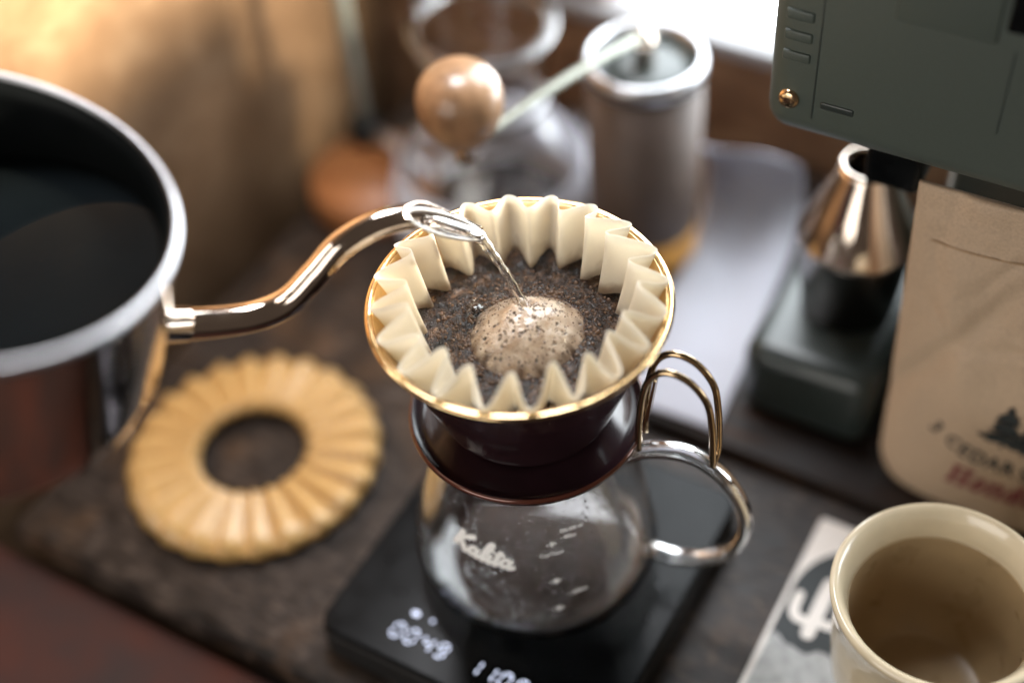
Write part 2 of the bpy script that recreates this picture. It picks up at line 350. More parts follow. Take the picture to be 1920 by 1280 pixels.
kal = [[(0.15, 2.15, W*1.2), (0.1, 1.1, W*1.2), (0.0, 0.0, W*1.2)], [(1.55, 2.1, W*1.3), (0.9, 1.75, W*1.1), (0.25, 1.05, W*0.6)], [(0.25, 1.05, W*0.7), (0.75, 0.55, W*1.2), (1.25, 0.05, W), (1.55, 0.3, W*0.6)],
       oval(1.95, 0.5, 0.38, 0.42, W*0.9), [(2.35, 0.95, W), (2.3, 0.35, W), (2.5, 0.02, W*0.9), (2.85, 0.3, W*0.6)],
       [(2.8, 0.2, W*0.6), (3.35, 1.3, W*0.8), (3.4, 2.05, W*0.9), (3.08, 2.0, W), (2.95, 0.9, W), (3.05, 0.05, W), (3.4, 0.3, W*0.6)],
       [(3.6, 0.95, W), (3.55, 0.3, W), (3.75, 0.02, W*0.9), (4.05, 0.3, W*0.6)], [(3.62, 1.28, W), (3.72, 1.48, W)],
       [(4.35, 1.7, W), (4.25, 0.8, W), (4.3, 0.05, W), (4.65, 0.25, W*0.6)], [(3.95, 1.15, W*0.7), (4.85, 1.3, W*0.7)],
       oval(5.15, 0.5, 0.38, 0.42, W*0.9), [(5.55, 0.95, W), (5.5, 0.35, W), (5.7, 0.02, W*0.9), (6.1, 0.25, W*0.9)]]
ribbon(kal, on_car(math.radians(-138.5), 0.0772-CZ, 0.0046, -0.06), 'script_lettering', M['print'], ca, 0.35)
def cup_icon(z):
    st = [[(-0.6, 0.5, 0.35), (0.6, 0.5, 0.35)], [(-0.55, 0.2, 0.6), (0.55, 0.2, 0.6)], [(-0.4, -0.2, 0.5), (0.4, -0.2, 0.5)], [(-0.25, -0.5, 0.3), (0.25, -0.5, 0.3)], [(-1.35, 0.0, 0.5), (-0.95, 0.0, 0.5)], oval(0.85, 0.15, 0.25, 0.25, 0.18)]
    ribbon(st, on_car(math.radians(-83.5), z-CZ, 0.0017, 0.05), 'cup_mark', M['print'], ca)
for z in (0.0875, 0.0685, 0.0532): cup_icon(z)
def txt_mesh(body, size=1.0, bold=0.0):
    cu = bpy.data.curves.new('t', 'FONT'); cu.body = body; cu.size = size; cu.offset = bold; cu.fill_mode = 'FRONT'; cu.resolution_u = 3
    o = bpy.data.objects.new('t', cu); col.objects.link(o); dg = bpy.context.evaluated_depsgraph_get()
    me = bpy.data.meshes.new_from_object(o.evaluated_get(dg)); vs = [tuple(q.co) for q in me.vertices]; fs = [tuple(p.vertices) for p in me.polygons]
    bpy.data.objects.remove(o); bpy.data.curves.remove(cu); bpy.data.meshes.remove(me); return vs, fs
def car_text(s, ang, z, h, bold, slope=0.0, name='printed_text'):
    vs, fs = txt_mesh(s, 1.0, bold); fn = on_car(math.radians(ang), z-CZ, h, slope); mesh(name, [fn(x, y, 1) for x, y, _ in vs], fs, M['print'], ca, False)
car_text('Cup/Tasse', -90.5, 0.0815, 0.0024, 0.02, 0.10)
car_text('300-500 ml', -78.5, 0.0925, 0.0024, 0.03, -0.05); car_text('- 400cc', -78.5, 0.0892, 0.0024, 0.03, -0.05)
car_text('- 200cc', -78.5, 0.0595, 0.0026, 0.03, 0.05)
# condensation beads and a little coffee on the inner wall
verts = []; faces = []
for k in range(3200):
    a = rng.uniform(-PI, PI); z = 0.008+0.080*rng.random()**1.0; s = 0.00022+0.0007*rng.random()**3
    if noise.noise(Vector((math.cos(a)*3, math.sin(a)*3, z*60))) < -0.05: continue
    r = car_r(z)-0.0019; n = Vector((math.cos(a), math.sin(a), 0)); t = Vector((-math.sin(a), math.cos(a), 0)); p = n*r+Vector((0, 0, z)); b = len(verts)
    e = rng.uniform(0.8, 1.6)
    verts += [p-n*s*0.7] + [p+t*(s*math.cos(q))+Vector((0, 0, s*e*math.sin(q))) for q in np.linspace(0, 2*PI, 7)[:-1]]
    faces += [(b, b+1+i, b+1+(i+1) % 6) for i in range(6)]
o = mesh('condensation_drops', verts, faces, M['water'], ca); o['kind'] = 'stuff'
def film_mat():
    mt = bpy.data.materials.new('condensation_film'); mt.use_nodes = True; nt = mt.node_tree; N = nt.nodes.new; L = nt.links.new; b = nt.nodes['Principled BSDF']; out = nt.nodes['Material Output']
    b.inputs['Base Color'].default_value = (0.80, 0.82, 0.82, 1); b.inputs['Roughness'].default_value = 0.5
    tr = N('ShaderNodeBsdfTransparent'); mx = N('ShaderNodeMixShader'); tc = N('ShaderNodeTexCoord')
    n = N('ShaderNodeTexNoise'); n.inputs['Scale'].default_value = 190; n.inputs['Detail'].default_value = 7; n.inputs['Roughness'].default_value = 0.7; L(tc.outputs['Object'], n.inputs['Vector'])
    r = N('ShaderNodeMapRange'); r.inputs['From Min'].default_value = 0.54; r.inputs['From Max'].default_value = 0.66; r.inputs['To Min'].default_value = 0.0; r.inputs['To Max'].default_value = 0.04
    L(n.outputs['Fac'], r.inputs['Value']); L(r.outputs['Result'], mx.inputs[0]); L(tr.outputs[0], mx.inputs[1]); L(b.outputs[0], mx.inputs[2]); L(mx.outputs[0], out.inputs['Surface'])
    return mt
v, f = lathe([(0.0002, 0.0029), (0.040, 0.0029)] + [(r-0.0004, z) for r, z in pi_ if 0.005 < z < 0.088], 128); o = mesh('condensation_film', v, f, film_mat(), ca); o['kind'] = 'stuff'

# ------------------------------------------------------------ dripper
PZ = 0.1185
dr = empty('coffee_dripper', (0, 0, PZ), 0, 'dark brown enamel coffee dripper with gold rim and wire handle on carafe', 'dripper')
cone = [(0.0265, 0.004), (0.0285, 0.006), (0.0325, 0.0075), (0.0365, 0.013), (0.0425, 0.030), (0.0495, 0.050), (0.0565, 0.0665), (0.0578, 0.0678)]
cone_i = [(r-0.0012, z+0.0004) for r, z in cone]
v, f = lathe([(float(a), float(b)) for a, b in spline(cone, 4)], 128); cn_o = mesh('cone', v, f, M['enamel'], dr)
v, f = lathe([(float(a), float(b)) for a, b in spline(cone_i, 4)], 128); mesh('inner_wall', v, f, M['gold'], cn_o)
v, f = lathe([(0.0580+0.0012*math.cos(a)*1.15, 0.0680+0.0010*math.sin(a)) for a in np.linspace(0, 2*PI, 17)[:-1]], 160, closed=True); mesh('gold_rim', v, f, M['gold'], dr)
plate = [(0.0240, 0.0040), (0.0330, 0.0034), (0.0420, 0.0022), (0.0460, 0.0030), (0.0476, 0.0060), (0.0482, 0.0064), (0.0490, 0.0056), (0.0482, 0.0020), (0.0450, 0.0002), (0.0400, -0.0006), (0.0380, -0.0050), (0.0366, -0.0050), (0.0366, -0.0004), (0.0240, 0.0012)]
v, f = lathe(plate, 128, closed=True); pl = mesh('base_plate', v, f, M['enamel'], dr)
v, f = lathe([(0.0484+0.0010*math.cos(a), 0.0050+0.0014*math.sin(a)) for a in np.linspace(0, 2*PI, 13)[:-1]], 128, closed=True); mesh('plate_edge', v, f, M['enamel_edge'], pl)
ha = math.radians(-23); hd2 = Vector((math.cos(ha), math.sin(ha), 0)); hs = Vector((-math.sin(ha), math.cos(ha), 0))
hw = [(0.0490, 0.0010), (0.0492, 0.016), (0.0505, 0.034), (0.0535, 0.0455), (0.0600, 0.0510), (0.0690, 0.0480), (0.0760, 0.0380), (0.0785, 0.0240), (0.0795, 0.0080)]
wire = []
for r, z in hw: wire.append(hd2*r+hs*0.0050+Vector((0, 0, z)))
wire.append(hd2*0.0797+hs*0.0040+Vector((0, 0, 0.0005))); wire.append(hd2*0.0790+hs*0.0000+Vector((0, 0, -0.0035))); wire.append(hd2*0.0797-hs*0.0040+Vector((0, 0, 0.0005)))
for r, z in hw[::-1]: wire.append(hd2*r-hs*0.0050+Vector((0, 0, z)))
wp = spline([tuple(p) for p in wire], 10); v, f = sweep(wp, 0.00145, 14, up=(0.3, 0.2, 1)); hnd = mesh('handle', v, f, M['brass'], dr)
bm = bmesh.new(); bmesh.ops.create_cube(bm, size=1)
for q in bm.verts: q.co.x *= 0.0012; q.co.y *= 0.0075; q.co.z = q.co.z*0.026+0.030
bmesh.ops.bevel(bm, geom=list(bm.edges), offset=0.0005, segments=2, affect='EDGES')
br = bm_obj('bracket', bm, M['brass'], hnd); br.location = hd2*0.0495; br.rotation_euler = (0, math.radians(7), ha)

# ------------------------------------------------------------ filter paper
NP = 20; NA = NP*20; FZ0, FZ1 = 0.1290, 0.1900
amp_j = rng.uniform(0.86, 1.10, NP); ph_j = rng.uniform(-0.10, 0.10, NP); zt_j = rng.uniform(-0.0012, 0.0016, NP)
def fold(i):
    """phase inside pleat -> 0 outer fold .. 1 inner fold, with its pleat's own amplitude"""
    x = i/20.0; k = int(math.floor(x)) % NP; t = x-math.floor(x); t = min(1, max(0, t+ph_j[k]*math.sin(PI*t)))
    tri = 1-abs(2*t-1); s = tri*tri*(3-2*tri); return (tri, s), k, t
def filt(i, t):
    (tri, sm), k, ph = fold(i); g = t**2; cs = 0.5-0.5*math.cos(2*PI*ph); w = ((1-g)*(0.7*tri+0.3*sm)+g*(0.5*cs+0.5*cs*cs*(3-2*cs)))*amp_j[k]
    ro = 0.0325+(0.0570-0.0325)*t + 0.0004*math.sin(i*0.05); dep = 0.0062+0.0076*t
    r = ro-dep*w
    th = 2*PI*i/NA + (0.020+0.050*t)*w*(0.45+0.45*math.sin(k*1.3))
    z = FZ0+(FZ1-FZ0)*t + (t**3)*(0.0066*w+zt_j[k]*w)
    return Vector((r*math.cos(th), r*math.sin(th), z)), r, th
NT = 18; verts = []; faces = []
for j in range(NT+1):
    t = j/NT
    for i in range(NA):
        p, r, th = filt(i, t)
        if j > NT-6:                                   # the paper curls a touch at its cut edge
            q = (j-NT+6)/6.0; p = p + Vector((p.x, p.y, 0)).normalized()*(0.0010*q*q*math.sin(i*0.31+1.3))
        verts.append(p)
for j in range(NT):
    for i in range(NA): faces.append((j*NA+i, j*NA+(i+1) % NA, (j+1)*NA+(i+1) % NA, (j+1)*NA+i))
cidx = len(verts); verts.append(Vector((0, 0, FZ0)))
for i in range(NA): faces.append((cidx, (i+1) % NA, i))
fl_o = mesh('paper_filter', verts, faces, M['filter']); tag(fl_o, 'white pleated paper filter set inside the gold rimmed dripper', 'paper filter')
md = fl_o.modifiers.new('thickness', 'SOLIDIFY'); md.thickness = 0.0003

# ------------------------------------------------------------ coffee bed, foam, bubbles
BZ = 0.1690; BT = (BZ-FZ0)/(FZ1-FZ0)
cb = empty('coffee_bed', (0, 0, FZ0), 0, 'wet dark coffee grounds with a tan foam dome inside the paper filter', 'coffee')
DC = Vector((0.0022, -0.0030)); DR = 0.0235; DH = 0.0125
def bed_z(x, y):
    n = noise.fractal(Vector((x*260, y*260, 3.1)), 0.9, 2.1, 5)*0.0007 + noise.noise(Vector((x*60, y*60, 9)))*0.0012
    d = math.hypot(x-DC.x, y-DC.y); n += 0.0016*math.exp(-((d-0.024)/0.006)**2)
    return BZ+n-FZ0
NR = 110; verts = [(0, 0, bed_z(0, 0)-0.002)]; faces = []
edge = [filt(i, BT) for i in range(NA)]
for j in range(1, NR+1):
    for i in range(NA):
        p = edge[i][0]; q = (j/NR)**0.8; r = (edge[i][1]-0.0004)
        a = edge[i][2]; base = min(r, 0.0335)
        rr = r*q if r < 0.0335 else (base*q/0.9 if q < 0.9 else base+(r-base)*(q-0.9)/0.1)
        rr = min(rr, r); x, y = rr*math.cos(a), rr*math.sin(a); verts.append((x, y, bed_z(x, y)))
for i in range(NA): faces.append((0, 1+i, 1+(i+1) % NA))
for j in range(NR-1):
    for i in range(NA): faces.append((1+j*NA+i, 1+(j+1)*NA+i, 1+(j+1)*NA+(i+1) % NA, 1+j*NA+(i+1) % NA))
def coffee_mat():
    mt = bpy.data.materials.new('wet_coffee'); mt.use_nodes = True; nt = mt.node_tree; N = nt.nodes.new; L = nt.links.new; b = nt.nodes['Principled BSDF']
    tc = N('ShaderNodeTexCoord'); n = N('ShaderNodeTexNoise'); n.inputs['Scale'].default_value = 150; n.inputs['Detail'].default_value = 8; n.inputs['Roughness'].default_value = 0.7; L(tc.outputs['Object'], n.inputs['Vector'])
    r = N('ShaderNodeValToRGB'); e = r.color_ramp.elements; e[0].position = 0.40; e[0].color = (0.005, 0.003, 0.0022, 1); e[1].position = 0.68; e[1].color = (0.19, 0.108, 0.060, 1); q = e.new(0.53); q.color = (0.040, 0.020, 0.011, 1)
    L(n.outputs['Fac'], r.inputs['Fac']); L(r.outputs['Color'], b.inputs['Base Color'])
    vo = N('ShaderNodeTexVoronoi'); vo.inputs['Scale'].default_value = 1500; L(tc.outputs['Object'], vo.inputs['Vector'])
    bu = N('ShaderNodeBump'); bu.inputs['Strength'].default_value = 0.8; bu.inputs['Distance'].default_value = 0.0006; L(vo.outputs['Distance'], bu.inputs['Height']); L(bu.outputs['Normal'], b.inputs['Normal'])
    b.inputs['Roughness'].default_value = 0.24; b.inputs['Coat Weight'].default_value = 0.10; b.inputs['Coat Roughness'].default_value = 0.15
    return mt
M['coffee'] = coffee_mat()
mesh('grounds', verts, faces, M['coffee'], cb)
# loose granules
verts = []; faces = []; base_o = [Vector(p) for p in ((1, 0, 0), (-1, 0, 0), (0, 1, 0), (0, -1, 0), (0, 0, 1), (0, 0, -1))]
of = [(0, 2, 4), (2, 1, 4), (1, 3, 4), (3, 0, 4), (2, 0, 5), (1, 2, 5), (3, 1, 5), (0, 3, 5)]
n_g = 0
while n_g < 3000:
    a = rng.uniform(0, 2*PI); rr = 0.045*math.sqrt(rng.random()); x, y = rr*math.cos(a), rr*math.sin(a)
    i = int((a % (2*PI))/(2*PI)*NA) % NA
    if rr > edge[i][1]-0.0012: continue
    d = math.hypot(x-DC.x, y-DC.y)
    if d < DR*0.97 and rng.random() > 0.02: continue
    if noise.noise(Vector((x*130, y*130, 1))) < -0.12 and rng.random() < 0.75: continue
    s = 0.00012+0.00038*rng.random()**3; b = len(verts); R = Matrix.Rotation(rng.uniform(0, 6), 3, (rng.random(), rng.random(), 1))
    c = Vector((x, y, bed_z(x, y)+s*0.3))
    verts += [c+(R @ (q*s*rng.uniform(0.6, 1.3))) for q in base_o]; faces += [tuple(b+k for k in t) for t in of]; n_g += 1
o = mesh('loose_granules', verts, faces, pm('granules', (0.012, 0.0065, 0.0045), 0.22, scale=600, var=0.5, color2=(0.060, 0.032, 0.018)), cb, False); o['kind'] = 'stuff'
# foam dome with pores
pores = []
for k in range(2600):
    a = rng.uniform(0, 2*PI); d = DR*math.sqrt(rng.random())*0.99; yy = d*math.sin(a)
    if rng.random() > 0.45+0.55*(yy/DR*0.7+0.5): continue          # finer and fewer pores on the near side
    if noise.noise(Vector((d*math.cos(a)*170, yy*170, 3.3))) < rng.uniform(-0.35, 0.15): continue
    pores.append((DC.x+d*math.cos(a), DC.y+yy, 0.00014+0.00085*rng.random()**4, rng.uniform(0.25, 1.0)))
PA = np.array(pores); LAND = Vector((0.0026, 0.0050))
ND, MA = 130, 440; verts = []; faces = []; cols = []; edg = []
def dlim(a):
    c_, s_ = math.cos(a), math.sin(a)
    return DR*(1+0.05*math.sin(2*a+0.6)+0.03*math.sin(3*a+1.0)+0.10*noise.noise(Vector((c_*2.2, s_*2.2, 4)))+0.07*noise.noise(Vector((c_*7, s_*7, 8)))+0.035*noise.noise(Vector((c_*22, s_*22, 1))))
def dome(x, y):
    dx, dy = x-DC.x, y-DC.y; a = math.atan2(dy, dx)
    q = min(1.0, math.hypot(dx, dy)/(DR*(1.03+0.05*math.sin(2*a+0.6)+0.03*math.sin(3*a+1.0))))
    z = DH*(1-q**2.2)**1.25 + BZ-FZ0+0.0001
    l = math.hypot(x-LAND.x, y-LAND.y); z -= 0.0034*math.exp(-(l/0.0026)**2); z += 0.0007*math.exp(-((l-0.0052)/0.0020)**2)
    z += (noise.noise(Vector((x*120, y*120, 5)))*0.0013+noise.noise(Vector((x*400, y*400, 2)))*0.0003)*(1-q**3)
    return z
for j in range(ND+1):
    q = (j/ND)
    for i in range(MA):
        a = 2*PI*i/MA; lim = dlim(a); q2 = 1-(1-q)**1.25
        x, y = DC.x+lim*q2*math.cos(a), DC.y+lim*q2*math.sin(a); z = dome(x, y)
        dd = np.hypot(PA[:, 0]-x, PA[:, 1]-y)/PA[:, 2]; h = np.clip(1-dd, 0, 1); k = int(h.argmax()); hv = float(h[k])
        z -= hv*PA[k, 2]*0.9; rimv = float(np.exp(-((dd[k]-1.2)/0.3)**2)); z += rimv*PA[k, 2]*0.25
        if q2 > 0.93: z -= 0.0006*(q2-0.93)/0.07
        verts.append((x, y, z)); cols.append(min(1.0, hv*2.2)*PA[k, 3]); edg.append(min(1, max(0, (q2-0.72+0.22*noise.noise(Vector((x*300, y*300, 7))))/0.30)))
for j in range(ND):
    for i in range(MA): faces.append((j*MA+i, (j+1)*MA+i, (j+1)*MA+(i+1) % MA, j*MA+(i+1) % MA))
def foam_mat():
    mt = bpy.data.materials.new('tan_foam'); mt.use_nodes = True; nt = mt.node_tree; N = nt.nodes.new; L = nt.links.new; b = nt.nodes['Principled BSDF']
    at = N('ShaderNodeAttribute'); at.attribute_name = 'pore'
    tc = N('ShaderNodeTexCoord'); n = N('ShaderNodeTexNoise'); n.inputs['Scale'].default_value = 170; n.inputs['Detail'].default_value = 6; L(tc.outputs['Object'], n.inputs['Vector'])
    r = N('ShaderNodeValToRGB'); e = r.color_ramp.elements; e[0].position = 0.32; e[0].color = (0.33, 0.22, 0.135, 1); e[1].position = 0.66; e[1].color = (0.58, 0.47, 0.36, 1); L(n.outputs['Fac'], r.inputs['Fac'])
    vo = N('ShaderNodeTexVoronoi'); vo.inputs['Scale'].default_value = 1400; L(tc.outputs['Object'], vo.inputs['Vector'])
    mx = N('ShaderNodeMix'); mx.data_type = 'RGBA'; L(at.outputs['Fac'], mx.inputs['Factor'])
    ae = N('ShaderNodeAttribute'); ae.attribute_name = 'edge'; me_ = N('ShaderNodeMix'); me_.data_type = 'RGBA'; L(ae.outputs['Fac'], me_.inputs['Factor']); L(r.outputs['Color'], me_.inputs['A']); me_.inputs['B'].default_value = (0.085, 0.045, 0.024, 1)
    L(me_.outputs['Result'], mx.inputs['A']); mx.inputs['B'].default_value = (0.018, 0.008, 0.005, 1)
    L(mx.outputs['Result'], b.inputs['Base Color']); b.inputs['Roughness'].default_value = 0.30; b.inputs['Coat Weight'].default_value = 0.6; b.inputs['Coat Roughness'].default_value = 0.10
    b.inputs['Subsurface Weight'].default_value = 0.15; b.inputs['Subsurface Radius'].default_value = (0.002, 0.001, 0.0006)
    bu = N('ShaderNodeBump'); bu.inputs['Strength'].default_value = 0.55; bu.inputs['Distance'].default_value = 0.0004; L(vo.outputs['Distance'], bu.inputs['Height']); L(bu.outputs['Normal'], b.inputs['Normal'])
    return mt
fo = mesh('foam_dome', verts, faces, foam_mat(), cb); at = fo.data.attributes.new('pore', 'FLOAT', 'POINT'); at.data.foreach_set('value', cols); at = fo.data.attributes.new('edge', 'FLOAT', 'POINT'); at.data.foreach_set('value', edg); fo['label'] = 'tan bubbly foam dome'
verts = []; faces = []
for k in range(1700):
    if k < 330:
        a = rng.uniform(0, 2*PI); d = DR*math.sqrt(rng.random())*0.95; x, y = DC.x+d*math.cos(a), DC.y+d*math.sin(a); z = dome(x, y); s = 0.00018+0.0003*rng.random()**2
    else:
        a = rng.uniform(0, 2*PI); d = DR*(0.92+0.70*rng.random()**1.6); x, y = DC.x+d*math.cos(a), DC.y+d*math.sin(a); z = bed_z(x, y); s = 0.00020+0.00080*rng.random()**3
    b = len(verts)
    for lat in (0, 35, 68):
        for i in range(8): verts.append((x+s*math.cos(math.radians(lat))*math.cos(i*PI/4), y+s*math.cos(math.radians(lat))*math.sin(i*PI/4), z+s*math.sin(math.radians(lat))*0.8))
    verts.append((x, y, z+s*0.8))
    for l in range(2):
        for i in range(8): faces.append((b+l*8+i, b+l*8+(i+1) % 8, b+l*8+8+(i+1) % 8, b+l*8+8+i))
    for i in range(8): faces.append((b+16+i, b+16+(i+1) % 8, b+24))
o = mesh('small_bubbles', verts, faces, pm('bubble_skin', (0.11, 0.062, 0.036), 0.05, scale=800, var=0.3, bump=0), cb); o['kind'] = 'stuff'
v, f = lathe([(0.0048*math.cos(a), 0.0036*math.sin(a)) for a in np.linspace(0, PI/2-0.02, 10)], 40)
bb = mesh('large_bubble', v, f, glass('bubble_film', ior=1.12), cb); bb.location = (-0.0172, 0.0125, BZ-FZ0+0.0006)
bb.data.materials[0].node_tree.nodes['Principled BSDF'].inputs['Coat Weight'].default_value = 1.0

# ------------------------------------------------------------ kettle (held tilted, pouring)
KC = Vector((-0.1749368, -0.03664861, 0.28916142)); KN = Vector((0.32966974, 0.01977773, 0.94388914)).normalized(); HB = 0.0665
kx = Vector((math.cos(math.radians(18.4)), math.sin(math.radians(18.4)), 0)); kx = (kx-KN*kx.dot(KN)).normalized(); ky = KN.cross(kx)
KB = KC-KN*HB
kt = empty('pouring_kettle', KB, 0, 'polished steel gooseneck kettle without lid tilted to pour over the filter', 'kettle')
KM = Matrix((kx, ky, KN)).transposed()
def kloc(pts): return [KM @ Vector(p) for p in pts]
body = [(0.0002, 0.0), (0.0650, 0.0), (0.0694, 0.0012), (0.0712, 0.0045), (0.0716, 0.012), (0.0712, 0.040), (0.0706, 0.0640), (0.0706, 0.0650)]
inner = [(0.0686, 0.0650), (0.0672, 0.0640), (0.0660, 0.058), (0.0662, 0.020), (0.0655, 0.0055), (0.0600, 0.0025), (0.0002, 0.0022)]
v, f = lathe(body, 160); mesh('body', kloc(v), f, M['steel'], kt)
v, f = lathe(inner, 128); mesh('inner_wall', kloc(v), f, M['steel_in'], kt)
v, f = lathe([(0.0684, 0.0648), (0.0685, 0.0662), (0.0692, 0.0668), (0.0700, 0.0668), (0.0710, 0.0660), (0.0711, 0.0646)], 160); mesh('lip', kloc(v), f, M['lip'], kt)
wv, wf = lathe([(0.0002, 0.0), (0.0657, 0.0)], 96)
up_l = KM.transposed() @ Vector((0, 0, 1))           # water stays level while the kettle tilts
wl_ = []
for x, y, z in wv:
    zz = 0.030-(up_l.x*x+up_l.y*y)/up_l.z; wl_.append((x*1.0, y*1.0, max(0.003, zz)))
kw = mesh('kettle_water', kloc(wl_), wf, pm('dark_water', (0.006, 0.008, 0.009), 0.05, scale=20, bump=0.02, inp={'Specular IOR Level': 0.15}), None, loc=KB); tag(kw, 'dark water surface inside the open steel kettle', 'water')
sp = [(-0.1305, -0.0157, 0.2062), (-0.1137, -0.0100, 0.1994), (-0.0988, -0.0051, 0.1959), (-0.0865, -0.0010, 0.1979), (-0.0752, 0.0028, 0.2069), (-0.0638, 0.0066, 0.2170), (-0.0493, 0.0114, 0.2216), (-0.0336, 0.0166, 0.2195), (-0.0220, 0.0205, 0.2130), (-0.0095, 0.0246, 0.1995)]
path = [Vector(p) for p in spline(sp, 12)]; n = len(path)
rads = [0.0056-0.0012*min(1, j/(n*0.7)) for j in range(n)]
sv, sf = sweep(path, rads, 28, up=(0, 0, 1), caps=False)
# slanted mouth: the upper wall is cut away over the last stretch
s0 = path[int(n*0.72)]; tipb = path[-1]; cn = Vector((0, -0.55, 1.0)); ax = (tipb-s0).normalized(); cn = (cn-ax*cn.dot(ax)).normalized()
c0 = s0+cn*0.0046; c1 = tipb-cn*0.0028; pd = (c1-c0).normalized(); sidev = pd.cross(cn).normalized(); pn = sidev.cross(pd).normalized()
if pn.dot(cn) < 0: pn = -pn
keep = [q for q in sf if sum(((sv[i]-c0).dot(pn) > 0 and (sv[i]-s0).dot(ax) > -0.004) for i in q) < 3]
nv = []
for p in sv:
    d = (p-c0).dot(pn)
    nv.append(p-pn*d if (d > 0 and (p-s0).dot(ax) > -0.004) else p)
so = mesh('spout', [p-KB for p in nv], keep, M['steel'], kt); md = so.modifiers.new('wall', 'SOLIDIFY'); md.thickness = 0.0007; md.offset = -1
# rolled edge of the mouth
ring = []
for k in range(48):
    a = 2*PI*k/48; mid = (c0+c1)/2; hl = (c1-c0).length/2
    ring.append(mid+pd*(hl*math.cos(a))+sidev*(0.0043*math.sin(a)*(1-0.12*math.cos(a))))
v, f = sweep(ring, 0.00075, 8, closed=True); mesh('mouth_edge', [p-KB for p in v], f, M['lip'], so)
ax0 = (path[4]-path[0]).normalized()
cp = [path[0]-ax0*0.004+ax0*t for t in (0.0, 0.0012, 0.0032, 0.0034, 0.0042, 0.0135, 0.0145)]
v, f = sweep(cp, [0.0088, 0.0094, 0.0092, 0.0078, 0.0070, 0.0069, 0.0058], 32); mesh('collar', [p-KB for p in v], f, M['steel'], kt)
# water lying in the mouth and falling to the foam
wm = []; mid = (c0+c1)/2-pn*0.0010; hl = (c1-c0).length/2
st0 = c1-pd*0.003-pn*0.0004; land = Vector((LAND.x, LAND.y, FZ0+dome(LAND.x, LAND.y)))
stp = []; NS = 40
for k in range(NS+1):
    t = k/NS; p = st0.lerp(land, t); p.z = st0.z+(land.z-st0.z)*(0.55*t+0.45*t*t); stp.append(p)
sr = [0.0026-0.0009*min(1, k/14)+0.00018*math.sin(k*0.9) for k in range(NS+1)]; sr[-1] = 0.0017; sr[-2] = 0.0014
pre = [c0+pd*(0.006+0.0*k) for k in range(1)]
full = [mid-pd*hl*0.55, mid-pd*hl*0.1, mid+pd*hl*0.45] + stp; fr = [0.0022, 0.0030, 0.0029] + sr
v, f = sweep(full, fr, 20); ws = mesh('water_stream', v, f, M['water']); tag(ws, 'thin clear stream of water falling from the spout onto foam', 'water')

# ------------------------------------------------------------ pleated tan ring on the table
RP = 24; RA = RP*12; RO, RI, RH = 0.0655, 0.0275, 0.0125
verts = []; faces = []; NJ = 28
jit = rng.uniform(-0.06, 0.06, RP+1); hj = rng.uniform(0.92, 1.08, RP)
sect = []
for j in range(NJ):
    s = j/NJ
    if s < 0.5: q = s/0.5; r = RI+(RO-RI)*q; z = RH*(1.0 - 0.55*max(0, (q-0.80)/0.2)**2 - 0.35*max(0, (0.08-q)/0.08)**2); top = 1
    else: q = (s-0.5)/0.5; r = RO-(RO-RI)*q; z = 0.0045; top = 0
    sect.append((r, z, top))
for r, z, top in sect:
    for i in range(RA):
        k = i//12; t = (i % 12)/12; tt = min(1, max(0, t+jit[k]*math.sin(PI*t)*0.6)); w = (tt/0.28 if tt < 0.28 else 1-((tt-0.28)/0.72)**1.2)
        q = (r-RI)/(RO-RI); a = 2*PI*i/RA; rr = r+(0.0022*(w-0.5)*max(0, q-0.8)/0.2)
        zz = z+(0.0068*(0.55+0.45*q)*(w-0.75)*hj[k] if top else 0.0012*(w-0.5))
        verts.append((rr*math.cos(a), rr*math.sin(a), max(0.0008, zz)))
for j in range(NJ):
    for i in range(RA): faces.append((j*RA+i, j*RA+(i+1) % RA, ((j+1) % NJ)*RA+(i+1) % RA, ((j+1) % NJ)*RA+i))
rg = mesh('pleated_ring', verts, faces, M['ring'], loc=(-0.1415, 0.0850, 0.0005)); tag(rg, 'tan pleated ring with open round centre lying flat on dark table', 'pleated ring')

# ------------------------------------------------------------ hand grinder at the back
GX = Vector((0.0757, 0.2114, 0.0005)); GH = 0.1415
hg = empty('hand_coffee_grinder', GX, 0, 'hand crank coffee grinder with steel lid and wooden knob behind the dripper', 'coffee grinder')
v, f = lathe([(0.0002, 0.002), (0.0285, 0.002), (0.0308, 0.004), (0.0308, 0.0300), (0.0290, 0.0315), (0.0002, 0.0315)], 64); mesh('wooden_base', v, f, M['amber'], hg)
v, f = lathe([(0.0002, 0.032), (0.0300, 0.032), (0.0306, 0.034), (0.0306, GH-0.0100), (0.0002, GH-0.011)], 64); mesh('core', v, f, M['smoke'], hg)
v, f = lathe([(0.0266, GH-0.0085), (0.0274, GH-0.0012), (0.0288, GH), (0.0308, GH-0.0010), (0.0316, GH-0.0045), (0.0316, GH-0.0098), (0.0266, GH-0.0098)], 96, closed=True); ld = mesh('lid', v, f, M['lip'], hg)
v, f = lathe([(0.0002, GH-0.0050), (0.0120, GH-0.0050), (0.0268, GH-0.0062), (0.0268, GH-0.0090), (0.0002, GH-0.0090)], 64); mesh('lid_disc', v, f, M['olive_dark'], ld)
v, f = lathe([(0.0002, GH-0.0052), (0.0055, GH-0.0052), (0.0055, GH+0.0080), (0.0035, GH+0.0130), (0.0002, GH+0.0140)], 24); mesh('axle_nut', v, f, M['steel'], hg)
ce = Vector((-0.0182, 0.1370, 0.1500)) - GX; a0 = Vector((0.004, 0.004, GH+0.0100)); ar = [a0.lerp(ce, t/12) for t in range(13)]
for t in range(13): ar[t].z += 0.004*math.sin(PI*t/12)
v, f = sweep(ar, 0.0019, 12, flat=1.6); arm = mesh('crank_arm', v, f, M['greymetal'], hg)
